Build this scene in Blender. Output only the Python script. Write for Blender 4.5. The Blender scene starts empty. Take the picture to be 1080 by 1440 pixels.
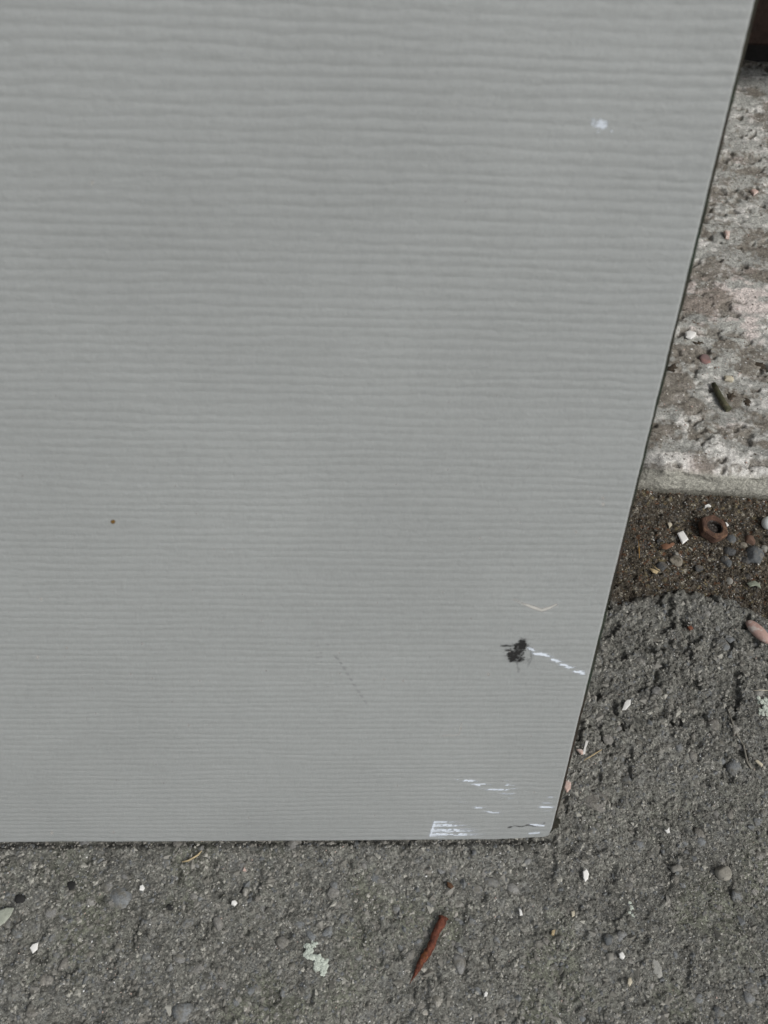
import bpy, bmesh, math, random
import numpy as np
from mathutils import Vector, Matrix
random.seed(7); rng = np.random.default_rng(7)
S = bpy.context.scene
C = S.collection

# ------------------------------------------------------------------ camera
F_PX, CX, CY = 1400.0, 540.0, 720.0
DEP = math.radians(55)
CAM_H = 0.50
def nrm(v): v = np.array(v, float); return v / np.linalg.norm(v)
e_r = nrm((29460, 280, 1400))                       # foot line of the panel (camera axes: right, down, forward)
e_d = nrm((-80, 1740, 1400))
upc = np.array((0, -math.cos(DEP), -math.sin(DEP)))
Zc = nrm(upc - upc.dot(e_r) * e_r)                  # world up seen in camera axes
Xc = e_r
Yc = np.cross(Zc, Xc)
# camera axes y is down, so handedness: convert to (right, up, back)
def flip(v): return np.array((v[0], -v[1], -v[2]))
Xw, Zw = flip(Xc), flip(Zc); Yw = np.cross(Zw, Xw)
R_wc = np.array((Xw, Yw, Zw))                       # rows: world axes in camera coords; R_wc @ v_cam = v_world
CAM = np.array((0, 0, CAM_H))
cam_d = bpy.data.cameras.new('camera'); cam = bpy.data.objects.new('camera', cam_d); C.objects.link(cam)
M = Matrix([list(R_wc[0]) + [0], list(R_wc[1]) + [0], list(R_wc[2]) + [0], [0, 0, 0, 1]])
M.translation = Vector(CAM)
cam.matrix_world = M
cam_d.sensor_fit = 'VERTICAL'; cam_d.sensor_height = 36; cam_d.lens = 36 * F_PX / 1440
cam_d.clip_start = 0.01; cam_d.clip_end = 200
cam_d.dof.use_dof = True; cam_d.dof.focus_distance = 0.56; cam_d.dof.aperture_fstop = 20
S.camera = cam

# ------------------------------------------------------------------ light: overcast
SUN_EL, SUN_AZ = math.radians(46), math.radians(128)     # azimuth clockwise from +Y
w = bpy.data.worlds.new('World'); S.world = w; w.use_nodes = True
nt = w.node_tree; bg = nt.nodes['Background']
sky = nt.nodes.new('ShaderNodeTexSky'); sky.sky_type = 'NISHITA'; sky.sun_disc = False
sky.sun_elevation = SUN_EL; sky.sun_rotation = SUN_AZ; sky.dust_density = 4; sky.air_density = 1.0
hs = nt.nodes.new('ShaderNodeHueSaturation'); hs.inputs['Saturation'].default_value = 0.22   # cloud cover
nt.links.new(sky.outputs[0], hs.inputs['Color']); nt.links.new(hs.outputs[0], bg.inputs[0])
bg.inputs[1].default_value = 0.12
sl = bpy.data.lights.new('sun', 'SUN'); sl.energy = 1.5; sl.angle = math.radians(16); sl.color = (1, .96, .9)
so = bpy.data.objects.new('sun', sl); C.objects.link(so)
sd = Vector((math.sin(SUN_AZ) * math.cos(SUN_EL), math.cos(SUN_AZ) * math.cos(SUN_EL), math.sin(SUN_EL)))
so.rotation_euler = sd.to_track_quat('Z', 'Y').to_euler()
S.view_settings.view_transform = 'Standard'; S.view_settings.look = 'None'
S.view_settings.exposure = 0.0

# ------------------------------------------------------------------ geometry helpers
def ray(u, v):
    return R_wc @ nrm((u - CX, -(v - CY), -F_PX))
def px(u, v, z=0.0):
    r = ray(u, v); t = (z - CAM[2]) / r[2]; return CAM + r * t
MM = 0.001

def hsh(ix, iy, seed):
    ix = ix.astype(np.int64); iy = iy.astype(np.int64)
    h = (ix * 374761393 + iy * 668265263 + seed * 2147483647 + 12345) & 0xFFFFFFFF
    h = ((h ^ (h >> 13)) * 1274126177) & 0xFFFFFFFF
    h = ((h ^ (h >> 16)) * 2246822519) & 0xFFFFFFFF
    h = h ^ (h >> 15)
    return (h & 0xFFFFFF) / float(0xFFFFFF)
def vn(x, y, seed=0):
    ix = np.floor(x); iy = np.floor(y); fx = x - ix; fy = y - iy
    fx = fx * fx * fx * (fx * (fx * 6 - 15) + 10); fy = fy * fy * fy * (fy * (fy * 6 - 15) + 10)
    a = hsh(ix, iy, seed); b = hsh(ix + 1, iy, seed); c = hsh(ix, iy + 1, seed); d = hsh(ix + 1, iy + 1, seed)
    return (a * (1 - fx) + b * fx) * (1 - fy) + (c * (1 - fx) + d * fx) * fy
def fbm(x, y, s, o=3, seed=0):
    t = 0; a = 1; n = 0
    for k in range(o):
        q = 2 ** k / s
        # rotate each octave so lattice axes do not line up
        ca, sa = math.cos(.7 * k + .4), math.sin(.7 * k + .4)
        t = t + a * vn((x * ca - y * sa) * q + 31.7 * k, (x * sa + y * ca) * q + 17.3 * k, seed + k); n += a; a *= .5
    return t / n
def wor(x, y, s, seed=0):
    x = x / s; y = y / s; ix = np.floor(x); iy = np.floor(y)
    f1 = np.full(x.shape, 9.); f2 = np.full(x.shape, 9.); idv = np.zeros(x.shape)
    for dx in (-1, 0, 1):
        for dy in (-1, 0, 1):
            jx = ix + dx; jy = iy + dy
            px_ = jx + hsh(jx, jy, seed); py_ = jy + hsh(jx, jy, seed + 91)
            d = np.hypot(x - px_, y - py_); h = hsh(jx, jy, seed + 7)
            m = d < f1
            f2 = np.where(m, f1, np.minimum(f2, d)); idv = np.where(m, h, idv); f1 = np.where(m, d, f1)
    return f1, f2, idv
def ss(a, b, x):
    t = np.clip((x - a) / (b - a), 0, 1); return t * t * (3 - 2 * t)

def mesh_np(name, V, Fq, mats, smooth=True, attrs=None, cols=None):
    me = bpy.data.meshes.new(name)
    V = np.asarray(V, np.float32); Fq = np.asarray(Fq, np.int32); n = Fq.shape[1]
    me.vertices.add(len(V)); me.vertices.foreach_set('co', V.ravel())
    me.loops.add(Fq.size); me.loops.foreach_set('vertex_index', Fq.ravel())
    me.polygons.add(len(Fq)); me.polygons.foreach_set('loop_start', np.arange(0, Fq.size, n, dtype=np.int32))
    me.polygons.foreach_set('loop_total', np.full(len(Fq), n, np.int32))
    me.polygons.foreach_set('use_smooth', np.full(len(Fq), smooth))
    for k, a in (attrs or {}).items():
        at = me.attributes.new(k, 'FLOAT', 'POINT'); at.data.foreach_set('value', np.asarray(a, np.float32).ravel())
    for k, a in (cols or {}).items():
        at = me.attributes.new(k, 'FLOAT_COLOR', 'POINT')
        q = np.ones((len(V), 4), np.float32); q[:, :3] = a; at.data.foreach_set('color', q.ravel())
    for m in (mats if isinstance(mats, list) else [mats]): me.materials.append(m)
    me.update(calc_edges=True); me.validate()
    return me
def grid_faces(nr, nc):
    i = np.arange(nr * nc).reshape(nr, nc)
    return np.stack((i[:-1, :-1], i[:-1, 1:], i[1:, 1:], i[1:, :-1]), -1).reshape(-1, 4)
def obj(name, me, parent=None, loc=None):
    o = bpy.data.objects.new(name, me); C.objects.link(o)
    if parent: o.parent = parent
    if loc is not None: o.location = [float(q) for q in loc]
    return o
def tag(o, label, cat, group=None):
    o['label'] = label; o['category'] = cat
    if group: o['group'] = group
    return o
def axis(lo, hi, step, far_lo, far_hi, g=1.35):
    a = list(np.arange(lo, hi + step / 2, step)); s = step
    l = [a[0]]; 
    while l[-1] > far_lo: s *= g; l.append(l[-1] - s)
    s = step; r = [a[-1]]
    while r[-1] < far_hi: s *= g; r.append(r[-1] + s)
    return np.array(l[1:][::-1] + a + r[1:])

# ------------------------------------------------------------------ materials
def mat(name, col=(.3, .3, .3), rough=.8, attr=None, var=.15, var_scale=200, bump=None, spec=.3, col2=None, c2_scale=300, c2_lo=.5, c2_hi=.6,
        island=None, objrand=None, alpha=None, detail=6, speck=None):
    m = bpy.data.materials.new(name); m.use_nodes = True; t = m.node_tree; N = t.nodes; L = t.links
    b = N['Principled BSDF']; b.inputs['Roughness'].default_value = rough; b.inputs['Specular IOR Level'].default_value = spec
    geo = N.new('ShaderNodeNewGeometry'); pos = geo.outputs['Position']
    if attr:
        a = N.new('ShaderNodeAttribute'); a.attribute_name = attr; c = a.outputs['Color']
    elif island or objrand:
        r = N.new('ShaderNodeValToRGB'); r.color_ramp.interpolation = 'CONSTANT' if island else 'LINEAR'
        pal = island or objrand
        while len(r.color_ramp.elements) < len(pal): r.color_ramp.elements.new(.5)
        for k, (p, q) in enumerate(pal): r.color_ramp.elements[k].position = p; r.color_ramp.elements[k].color = (*q, 1)
        if island: L.new(geo.outputs['Random Per Island'], r.inputs[0])
        else:
            oi = N.new('ShaderNodeObjectInfo'); L.new(oi.outputs['Random'], r.inputs[0])
        c = r.outputs[0]
    else:
        r = N.new('ShaderNodeRGB'); r.outputs[0].default_value = (*col, 1); c = r.outputs[0]
    def noise(sc, det=detail, ro=.65):
        n = N.new('ShaderNodeTexNoise'); n.inputs['Scale'].default_value = sc; n.inputs['Detail'].default_value = det
        n.inputs['Roughness'].default_value = ro; L.new(pos, n.inputs['Vector']); return n.outputs['Fac']
    if col2:
        mr = N.new('ShaderNodeMapRange'); mr.inputs[1].default_value = c2_lo; mr.inputs[2].default_value = c2_hi
        L.new(noise(c2_scale), mr.inputs[0])
        mx = N.new('ShaderNodeMix'); mx.data_type = 'RGBA'; L.new(mr.outputs[0], mx.inputs[0]); L.new(c, mx.inputs[6]); mx.inputs[7].default_value = (*col2, 1)
        c = mx.outputs[2]
    if var:
        mr = N.new('ShaderNodeMapRange'); mr.inputs[1].default_value = .25; mr.inputs[2].default_value = .75
        mr.inputs[3].default_value = 1 - var; mr.inputs[4].default_value = 1 + var; L.new(noise(var_scale), mr.inputs[0])
        mx = N.new('ShaderNodeVectorMath'); mx.operation = 'SCALE'; L.new(c, mx.inputs[0]); L.new(mr.outputs[0], mx.inputs['Scale'])
        c = mx.outputs[0]
    for (sc_, lo_, hi_) in (speck or []):
        vo = N.new('ShaderNodeTexVoronoi'); vo.inputs['Scale'].default_value = sc_; L.new(pos, vo.inputs['Vector'])
        sx_ = N.new('ShaderNodeSeparateColor'); L.new(vo.outputs['Color'], sx_.inputs[0])
        mr = N.new('ShaderNodeMapRange'); mr.inputs[3].default_value = lo_; mr.inputs[4].default_value = hi_; L.new(sx_.outputs[0], mr.inputs[0])
        mx = N.new('ShaderNodeVectorMath'); mx.operation = 'SCALE'; L.new(c, mx.inputs[0]); L.new(mr.outputs[0], mx.inputs['Scale']); c = mx.outputs[0]
    L.new(c, b.inputs['Base Color'])
    prev = None
    for (sc, dist) in (bump or []):
        bp = N.new('ShaderNodeBump'); bp.inputs['Distance'].default_value = dist; bp.inputs['Strength'].default_value = 1
        L.new(noise(sc, 4), bp.inputs['Height'])
        if prev: L.new(prev, bp.inputs['Normal'])
        prev = bp.outputs[0]
    if prev: L.new(prev, b.inputs['Normal'])
    if alpha:
        a = N.new('ShaderNodeAttribute'); a.attribute_name = alpha; L.new(a.outputs['Fac'], b.inputs['Alpha'])
    return m

# ------------------------------------------------------------------ asphalt
def edge_y(x):                                       # far edge of the asphalt (m), broken and wavy
    pts = [px(700, 842), px(870, 846), px(905, 834), (px(960, 826)), px(1010, 834), px(1050, 852), px(1090, 872), px(1300, 880)]
    xs = [p[0] for p in pts]; ys = [p[1] for p in pts]
    return np.interp(x, xs, ys) + .004 * (fbm(x * 1000, x * 0 + 5, 14, 3, 60) - .5) + .003 * (fbm(x * 1000, x * 0 + 9, 4, 2, 61) - .5)
PFOOT = px(600, 1181)[1]; P0X = px(775, 1178)[0]
def asphalt(x, y, want_col=False):
    X, Y = x / MM, y / MM
    rough = .62 + .75 * ss(PFOOT + .01, PFOOT + .07, y)
    wx = X + 2.0 * (fbm(X, Y, 5, 2, 3) - .5); wy = Y + 2.0 * (fbm(X, Y, 5, 2, 4) - .5)
    h = 2.2 * (fbm(X, Y, 45, 2, 1) - .5) + 1.8 * (fbm(X, Y, 11, 3, 2) - .5) * rough
    f1, f2, id1 = wor(wx, wy, 6.5, 11)
    st = ss(.06, .30, f2 - f1) * (id1 > .35)
    h = h + st * (.25 + .5 * id1) * .8 * rough
    g1, g2, id2 = wor(X + .8 * (fbm(X, Y, 2.2, 2, 8) - .5), Y, 2.4, 21)
    h = h + (1 - np.minimum(g1, 1) ** 2) * (.55 + 1.0 * id2) * rough * (1 - .6 * st)
    q = fbm(X, Y, 3.2, 3, 30)
    h = h + 1.5 * (q - .5) * rough * (1 - .5 * st)
    e1, e2, id3 = wor(X, Y, 1.35, 27); h = h + .42 * (1 - np.minimum(e1, 1)) * rough * (.3 + id3) * (1 - .6 * st)
    pit = ss(.62, .74, fbm(X, Y * .8, 7, 3, 40)) ; h = h - 2.4 * pit * rough
    ed = (edge_y(x) - y) / MM                         # >0 inside
    h = h + 1.2 * ss(25, 4, ed) * ss(-2, 3, ed) - 16 * ss(3.5, -9, ed + 2.0 * (q - .5))
    h = h - 1.3 * ss(4, 0, np.abs(y - PFOOT) / MM + 3 * (q - .5)) * (x < P0X + .003)
    z = (h - 2.3) * MM
    if not want_col: return z
    base = np.array((.202, .203, .183)); 
    c = np.ones(x.shape + (3,)) * base
    k = (.80 + .42 * fbm(X, Y, 60, 2, 50))[..., None]; c = c * k
    fine = .62 + .76 * fbm(X, Y, 1.7, 2, 51); c = c * fine[..., None]
    c = c * (1 - .30 * ss(.55, .70, fbm(X, Y, 9, 3, 55)))[..., None]          # old tar
    olive = ss(.45, .7, fbm(X, Y, 30, 3, 56)) * ss(PFOOT + .04, PFOOT - .02, y)
    c = c * (1 + olive[..., None] * (np.array((.97, 1.0, .90)) - 1))
    blue = (st * (id1 > .62) * .35)[..., None]
    sc = np.array((.155, .158, .156)) * (.7 + 1.0 * hsh(np.floor(id1 * 997), np.floor(id1 * 313), 3))[..., None]
    c = c * (1 - blue) + sc * blue
    pale = ((id2 > .90) * ss(.6, .3, g1) * .7)[..., None]
    c = c * (1 - pale) + np.array((.33, .325, .30)) * pale
    dk = ((id2 < .05) * ss(.6, .3, g1) * .6)[..., None]; c = c * (1 - dk * .6)
    c = c * (1 - .30 * ss(.08, .2, y - PFOOT) )[..., None] if False else c
    foot_shade = ss(3.2, .0, np.abs(y - PFOOT + .0008) / MM + 3.4 * (fbm(X, Y, 4, 3, 58) - .42)) * (x < P0X + .004)
    c = c * (1 - .78 * foot_shade)[..., None]  # contact shadow along the panel foot, painted into the asphalt tone
    soil = (ss(9, -3, ed + 14 * (fbm(X, Y, 12, 3, 57) - .5)) * .75)[..., None]
    c = c * (1 - soil) + np.array((.045, .038, .029)) * soil
    return z, c
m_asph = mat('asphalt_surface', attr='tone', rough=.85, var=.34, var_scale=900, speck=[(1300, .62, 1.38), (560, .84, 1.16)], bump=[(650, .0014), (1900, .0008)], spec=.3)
x_r = px(1100, 1440)[0]
ax = axis(-.205, .32, .00066, -12, 12); ay = axis(px(540, 1450)[1] - .004, px(1080, 800)[1], .00066, -12, .45, 1.35)
ay = ay[ay < .46]
GX, GY = np.meshgrid(ax, ay)
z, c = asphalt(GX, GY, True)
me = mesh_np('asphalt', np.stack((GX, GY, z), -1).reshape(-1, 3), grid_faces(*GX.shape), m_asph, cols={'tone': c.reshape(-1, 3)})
asp = obj('asphalt', me); asp['kind'] = 'structure'

# ------------------------------------------------------------------ soil in the gutter
KH = .023                                            # height of the concrete slab
KY0 = px(935, 692, 0)[1]; KS = (px(1080, 701, 0)[1] - KY0) / (px(1080, 701, 0)[0] - px(935, 692, 0)[0])
KX0 = px(935, 692, 0)[0]
def kerb_y(x): return KY0 + KS * (x - KX0)
def soil(x, y, want_col=False):
    X, Y = x / MM, y / MM
    ed = (y - edge_y(x)) / MM; kd = (kerb_y(x) - y) / MM
    h = -3.6 + 3.0 * (fbm(X, Y, 18, 3, 70) - .5) + 2.2 * ss(16, 0, kd) + 2.0 * (fbm(X, Y, 4, 3, 71) - .5)
    g1, g2, i1 = wor(X, Y, 2.0, 72); h = h + (1 - np.minimum(g1, 1) ** 2) * 1.0 * i1
    g1, g2, i2 = wor(X, Y, 4.6, 73); h = h + ss(.5, .1, g1) * 1.4 * (i2 > .7)
    h = h + 5.0 * ss(.015, -.03, x - px(905, 690)[0]) * ss(24, 4, kd)   # heap at the broken slab end
    h = h - 9 * ss(0, -10, ed)
    z = h * MM
    if not want_col: return z
    c = np.ones(x.shape + (3,)) * np.array((.085, .073, .057))
    c = c * (.55 + .9 * fbm(X, Y, 14, 3, 74))[..., None] * (.6 + .8 * fbm(X, Y, 1.8, 2, 75))[..., None]
    ra = hsh(np.floor(i1 * 9973), np.floor(i1 * 131), 5)
    for lo, hi, cc in ((.0, .06, (.20, .17, .10)), (.06, .12, (.13, .06, .03)), (.12, .20, (.10, .10, .10)), (.2, .4, (.045, .038, .03)), (.5, .53, (.35, .33, .28))):
        mk = ((ra >= lo) & (ra < hi))[..., None] * .7; c = c * (1 - mk) + np.array(cc) * mk
    return z, c
m_soil = mat('soil_surface', attr='tone', rough=.95, speck=[(1300, .5, 1.5)], var=.4, var_scale=900, bump=[(800, .0009), (2500, .0004)], spec=.15)
sx = axis(px(850, 850)[0], px(1085, 690)[0] + .01, .0007, -1.5, 2.5); sy = axis(px(1080, 880)[1] - .01, KY0 + .012, .0007, px(1080, 900)[1] - .04, KY0 + .05)
GX, GY = np.meshgrid(sx, sy); z, c = soil(GX, GY, True)
so_ = obj('soil', mesh_np('soil', np.stack((GX, GY, z), -1).reshape(-1, 3), grid_faces(*GX.shape), m_soil, cols={'tone': c.reshape(-1, 3)})); so_['kind'] = 'structure'

# ------------------------------------------------------------------ concrete slab (kerb)
WALL_Y = px(1070, 150, KH)[1]
pk = lambda u, v: px(u, v, KH)
def kerb_top(X, Y):                                  # relief of the slab top, mm
    h = 3.2 * (fbm(X * .7, Y, 26, 3, 80) - .5) + 2.0 * (fbm(X * .7, Y, 6, 3, 81) - .5)
    pit = ss(.69, .78, fbm(X * .75, Y, 6.5, 3, 82) + .25 * (fbm(X, Y, 40, 2, 89) - .5)); h = h - 2.2 * pit
    g1, g2, i1 = wor(X, Y, 2.2, 83); h = h + .45 * (1 - np.minimum(g1, 1) ** 2) * i1
    return h, pit, i1, g1
NF, R0 = 34, .005
fine_s = np.concatenate((np.linspace(-.012, 0, 14)[:-1] * 0, []))
prof_s = np.concatenate((np.arange(0, KH + .008 - R0, .0008), ))
kx = axis(px(880, 700)[0] - .01, px(1085, 80, KH)[0] + .01, .0008, -1.5, 2.5)
ky = np.concatenate((np.arange(0, .30, .0008), np.arange(.30, WALL_Y - KY0 + .08, .0014), [WALL_Y - KY0 + .3, WALL_Y - KY0 + 3, 12]))
face_n = 44; arc_n = 10
rows = []
for k in range(face_n): rows.append(('f', k / face_n))
for k in range(arc_n): rows.append(('a', k / arc_n))
for d in ky: rows.append(('t', d))
nr, nc = len(rows), len(kx)
V = np.zeros((nr, nc, 3)); COL = np.zeros((nr, nc, 3))
XX = kx; Yk = kerb_y(XX)
brk = ss(.004, -.022, XX - px(915, 690)[0] + .004 * (fbm(XX * 1000, XX * 0, 6, 3, 86) - .5))   # broken left end
T = np.array([r[1] for r in rows]); 
prof_y = np.zeros(nr); prof_z = np.zeros(nr)
for i, (k, t) in enumerate(rows):
    if k == 'f': prof_y[i] = 0.0; prof_z[i] = -.012 + t * (KH + .012 - R0)
    elif k == 'a': a = t * math.pi / 2; prof_y[i] = R0 * (1 - math.cos(a)); prof_z[i] = KH - R0 + R0 * math.sin(a)
    else: prof_y[i] = R0 + t; prof_z[i] = KH
PY, PX = np.meshgrid(prof_y, XX, indexing='ij'); PZ = np.meshgrid(prof_z, XX, indexing='ij')[0]
Ywld = PY + Yk[None, :]
X_, Y_ = PX / MM, Ywld / MM
ht, pit, gi, gf = kerb_top(X_, Y_)
topw = ss(KH - R0, KH, PZ); 
Zf = PZ + ht * MM * topw
fr = (fbm(X_ * .8, PZ / MM + 40, 7, 3, 85) - .5) * 1.3 + (fbm(X_, PZ / MM + 40, 1.8, 2, 87) - .5) * .9
chip = ss(.55, .75, fbm(X_ * .6, PZ / MM * .5, 11, 3, 88)) * ss(KH * .35, KH, PZ)
Ywld = Ywld + (1 - topw) * (fr + 2.2 * chip) * MM
Zf = Zf - chip * topw * ss(.02, 0, PY) * 2.0 * MM
Zf = Zf - brk[None, :] * ss(.045, .0, PY) * .010 * ss(0, KH, PZ)
Ywld = Ywld + brk[None, :] * .010 * ss(0, KH, PZ) * ss(.04, .0, PY)
# sloping fall towards the back, slight
V[..., 0] = PX; V[..., 1] = Ywld; V[..., 2] = Zf
base = np.array((.375, .38, .357))
c = np.ones(V.shape) * base
c = c * (.75 + .5 * fbm(X_ * .6, Y_, 20, 3, 90))[..., None] * (.74 + .52 * fbm(X_, Y_, 1.8, 2, 91))[..., None]
yt = Y_ / 1000
def blob(u, v, ru, rv):
    p = pk(u, v); return np.exp(-(((PX - p[0]) / ru) ** 2 + ((yt - p[1]) / rv) ** 2))
bright = .62 * blob(985, 425, .028, .022) + .40 * blob(1065, 440, .03, .03) + .42 * blob(1062, 570, .02, .022) + .30 * blob(925, 655, .02, .010) + .8 * blob(1060, 656, .07, .010) + .35 * blob(985, 650, .03, .008) \
    + .22 * blob(1050, 300, .03, .03) + .3 * blob(1060, 480, .012, .012) + .18 * blob(1050, 170, .05, .06) + .15 * blob(960, 610, .04, .02)
n1 = fbm(X_ * .6, Y_, 9, 4, 92); n2 = fbm(X_ * .7, Y_, 3.5, 3, 93)
pm = ss(.56, .74, n1 * .6 + n2 * .4 + bright * .42 ) * (1 - .7 * pit)
pinkm = ss(.4, .6, fbm(X_, Y_, 30, 2, 94) * .7 + .45 * blob(990, 425, .04, .035))[..., None]
pc = np.array((.74, .73, .70)) * (1 - pinkm) + np.array((.70, .63, .60)) * pinkm
c = c * (1 - pm[..., None] * .85) + pc * pm[..., None] * .85
dirt_b = .38 * blob(940, 560, .03, .035) + .30 * blob(1000, 380, .06, .007) + .28 * blob(960, 490, .02, .006) + .25 * blob(1075, 520, .02, .012) + .2 * blob(1040, 270, .05, .006) + .35 * blob(905, 690, .02, .012)
dm = ss(.48, .64, fbm(X_ * .7, Y_, 15, 4, 95) * .75 + fbm(X_, Y_, 2.5, 2, 96) * .25 + dirt_b * .5)[..., None] * .75
dm = np.maximum(dm, (pit * .6)[..., None])
c = c * (1 - dm) + np.array((.155, .132, .103)) * dm
# front face: greyer, greenish at the foot
fm = (ss(KH, KH - R0, PZ))[..., None]
fc = np.array((.50, .495, .44)) * (.8 + .4 * fbm(X_ * .6, PZ / MM + 9, 7, 3, 97))[..., None]
c = c * (1 - fm) + fc * fm
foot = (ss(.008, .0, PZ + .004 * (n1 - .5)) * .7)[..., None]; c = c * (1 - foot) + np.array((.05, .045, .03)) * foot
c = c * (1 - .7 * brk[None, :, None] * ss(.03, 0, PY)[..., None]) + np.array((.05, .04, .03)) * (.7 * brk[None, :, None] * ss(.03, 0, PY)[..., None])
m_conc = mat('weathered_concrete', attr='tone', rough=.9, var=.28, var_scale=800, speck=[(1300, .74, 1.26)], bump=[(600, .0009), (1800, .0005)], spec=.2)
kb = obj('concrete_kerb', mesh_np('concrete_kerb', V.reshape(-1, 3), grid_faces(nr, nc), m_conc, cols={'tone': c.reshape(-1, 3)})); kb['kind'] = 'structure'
def kerb_z(x, y):
    h, *_ = kerb_top(np.array([x / MM]), np.array([y / MM])); return KH + float(h[0]) * MM

# ------------------------------------------------------------------ timber wall behind
m_timb = mat('dark_stained_timber', col=(.016, .0085, .006), rough=.75, var=.5, var_scale=60, bump=[(200, .001)], spec=.2)
m_foot = mat('footing_concrete', col=(.02, .019, .018), rough=.95, var=.3)
wl = obj('timber_wall', None, loc=(0, WALL_Y, KH)); wl.empty_display_size = .1
tag(wl, 'dark reddish-brown timber wall in shadow behind the pale concrete kerb', 'wall')
def box_me(name, x0, x1, y0, y1, z0, z1, m, bev=.004):
    bm = bmesh.new(); bmesh.ops.create_cube(bm, size=1)
    for v in bm.verts: v.co = Vector(((x0 + x1) / 2 + v.co.x * (x1 - x0), (y0 + y1) / 2 + v.co.y * (y1 - y0), (z0 + z1) / 2 + v.co.z * (z1 - z0)))
    bmesh.ops.bevel(bm, geom=bm.edges[:], offset=bev, segments=2, affect='EDGES')
    me = bpy.data.meshes.new(name); bm.to_mesh(me); bm.free(); me.materials.append(m); return me
brd = box_me('board', -1.2, 1.8, 0, .024, 0, .142, m_timb)
for k in range(16):
    o = obj('board', brd, wl, (random.uniform(-.02, .02), random.uniform(-.002, .002), .052 + k * .146))
obj('footing', box_me('footing', -1.2, 1.8, .07, .12, -.006, 2.4, m_foot), wl)

# ------------------------------------------------------------------ the grey panel
P0 = px(775, 1178, .0008)                             # lower right corner
xr = np.array((1.0, 0, 0))
dn = R_wc @ flip(e_d); dn = dn - dn.dot(xr) * xr; dn = nrm(dn); up = -dn
nv = nrm(np.cross(xr, up)); 
if nv.dot(CAM - P0) < 0: nv = -nv
PM = Matrix([[xr[0], nv[0], up[0], P0[0]], [xr[1], nv[1], up[1], P0[1]], [xr[2], nv[2], up[2], P0[2]], [0, 0, 0, 1]])
def pp(u, v):                                         # pixel -> panel coords (right, up) in m, origin P0
    r = ray(u, v); t = (P0 - CAM).dot(nv) / r.dot(nv); q = CAM + r * t - P0
    return q.dot(xr), q.dot(up)
# right edge as seen in the photograph, straight in the sheet
ra, rb = pp(1061, 4), pp(781, 1147)
def u_right(v): return rb[0] + (ra[0] - rb[0]) * (v - rb[1]) / (ra[1] - rb[1])
q1 = pp(300, 1070)[1]; q2 = pp(300, 1077)[1]
RA = .135
PERIOD = abs(pp(300, 594)[1] - pp(300, 606.4)[1])
print('PANEL lean', math.degrees(math.asin(-dn[1] if dn[1] < 0 else dn[1])), 'period', PERIOD, 'foot y', P0[1], 'wall y', WALL_Y, 'top v', pp(540, 0), 'right edge', ra, rb)
slope_l = (pp(700, 1180)[1] - pp(0, 1184)[1]) / (pp(700, 1180)[0] - pp(0, 1184)[0])
VB0 = pp(0, 1184)[1]
def phase(U, W, P):
    return 2 * np.pi * (W + .5 * (vn(U / 120, W / 60, 108) - .5)) / P + 2.6 * (vn(U / 85, W / (3 * P), 102) - .5) + 1.5 * (vn(U / 26, W / (1.5 * P), 103) - .5) + 1.3 * (vn(U / 9, W / (.9 * P), 104) - .5) + .8 * (vn(U / 3.5, W / (.7 * P), 109) - .5)
def ridge(u, v):                                      # relief of the sheet in mm, u and v in m
    U, W = u / MM, v / MM; P = PERIOD / MM
    amp = ss(.10, .60, fbm(U / 30, W / (2.6 * P), 1, 2, 101))
    ph = phase(U, W, P)
    r = .5 + .5 * np.cos(ph); r = r ** .5
    return RA * r * (.58 + .47 * amp) + .06 * (vn(U / 4, W / 1.2, 105) - .5) + .03 * (vn(U / 1.6, W / .7, 107) - .5) + .18 * (vn(U / 60, W / 45, 106) - .5)
def v_bottom(u):                                      # bottom edge height (m) incl. the knocked up corner
    d = (-u) / MM                                      # mm left of corner
    straight = VB0 + slope_l * (u - pp(0, 1184)[0])
    return straight + MM * (1.5 * ss(32, 4, d) + 2.9 * ss(6, -2.5, d)) + MM * .25 * (vn(u / MM / 3, u * 0, 120) - .5) * ss(60, 0, d) + MM * .15 * (vn(u / MM / 8, u * 0, 121) - .5)
UL, VT, VR = -.78, 2.30, .62
vrows = np.concatenate((np.arange(0, VR, PERIOD / 10), np.linspace(VR, VT, 60)[1:]))
sc = np.concatenate((np.linspace(0, .38, 16)[:-1], np.linspace(.38, .97, 380)[:-1], np.linspace(.97, 1, 60)))
VV, SS = np.meshgrid(vrows, sc, indexing='ij')
edge_j = MM * .16 * (vn(VV / MM / 6, VV * 0, 130) - .5)
cornr = MM * 1.2 * ss(6, 0, VV / MM)                  # corner rounded off
UU = UL + SS * (u_right(VV) + edge_j - cornr - UL)
WV = VV + v_bottom(UU) * ss(.03, 0, VV)
H = ridge(UU, WV) * ss(VR + .5, VR, VV)
du = (u_right(VV) - UU) / MM; dvb = (WV - v_bottom(UU)) / MM
H = H - .55 * ss(.9, 0, du) ** 1.5                    # rounded-over edge
T_ = .0032
Vp = np.stack((UU, H * MM, WV), -1)
FRONT = Vp
def ring(G):                                          # boundary loop of the grid indices
    nr_, nc_ = G.shape[:2]; i = np.arange(nr_ * nc_).reshape(nr_, nc_)
    return np.concatenate((i[0, :-1], i[:-1, -1], i[-1, :0:-1], i[:0:-1, 0]))
m_panel = mat('grey_ridged_laminate', col=(.325, .341, .341), rough=.42, var=.10, var_scale=7, bump=[(700, .00016), (1600, .00006)], spec=.4,
              col2=(.306, .322, .320), c2_scale=350, c2_lo=.45, c2_hi=.65)
m_core = mat('dark_panel_core', col=(.042, .028, .023), rough=.8, var=.4, var_scale=150, col2=(.028, .042, .030), c2_scale=14, c2_lo=.4, c2_hi=.6, bump=[(900, .0003)], spec=.2)
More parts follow.
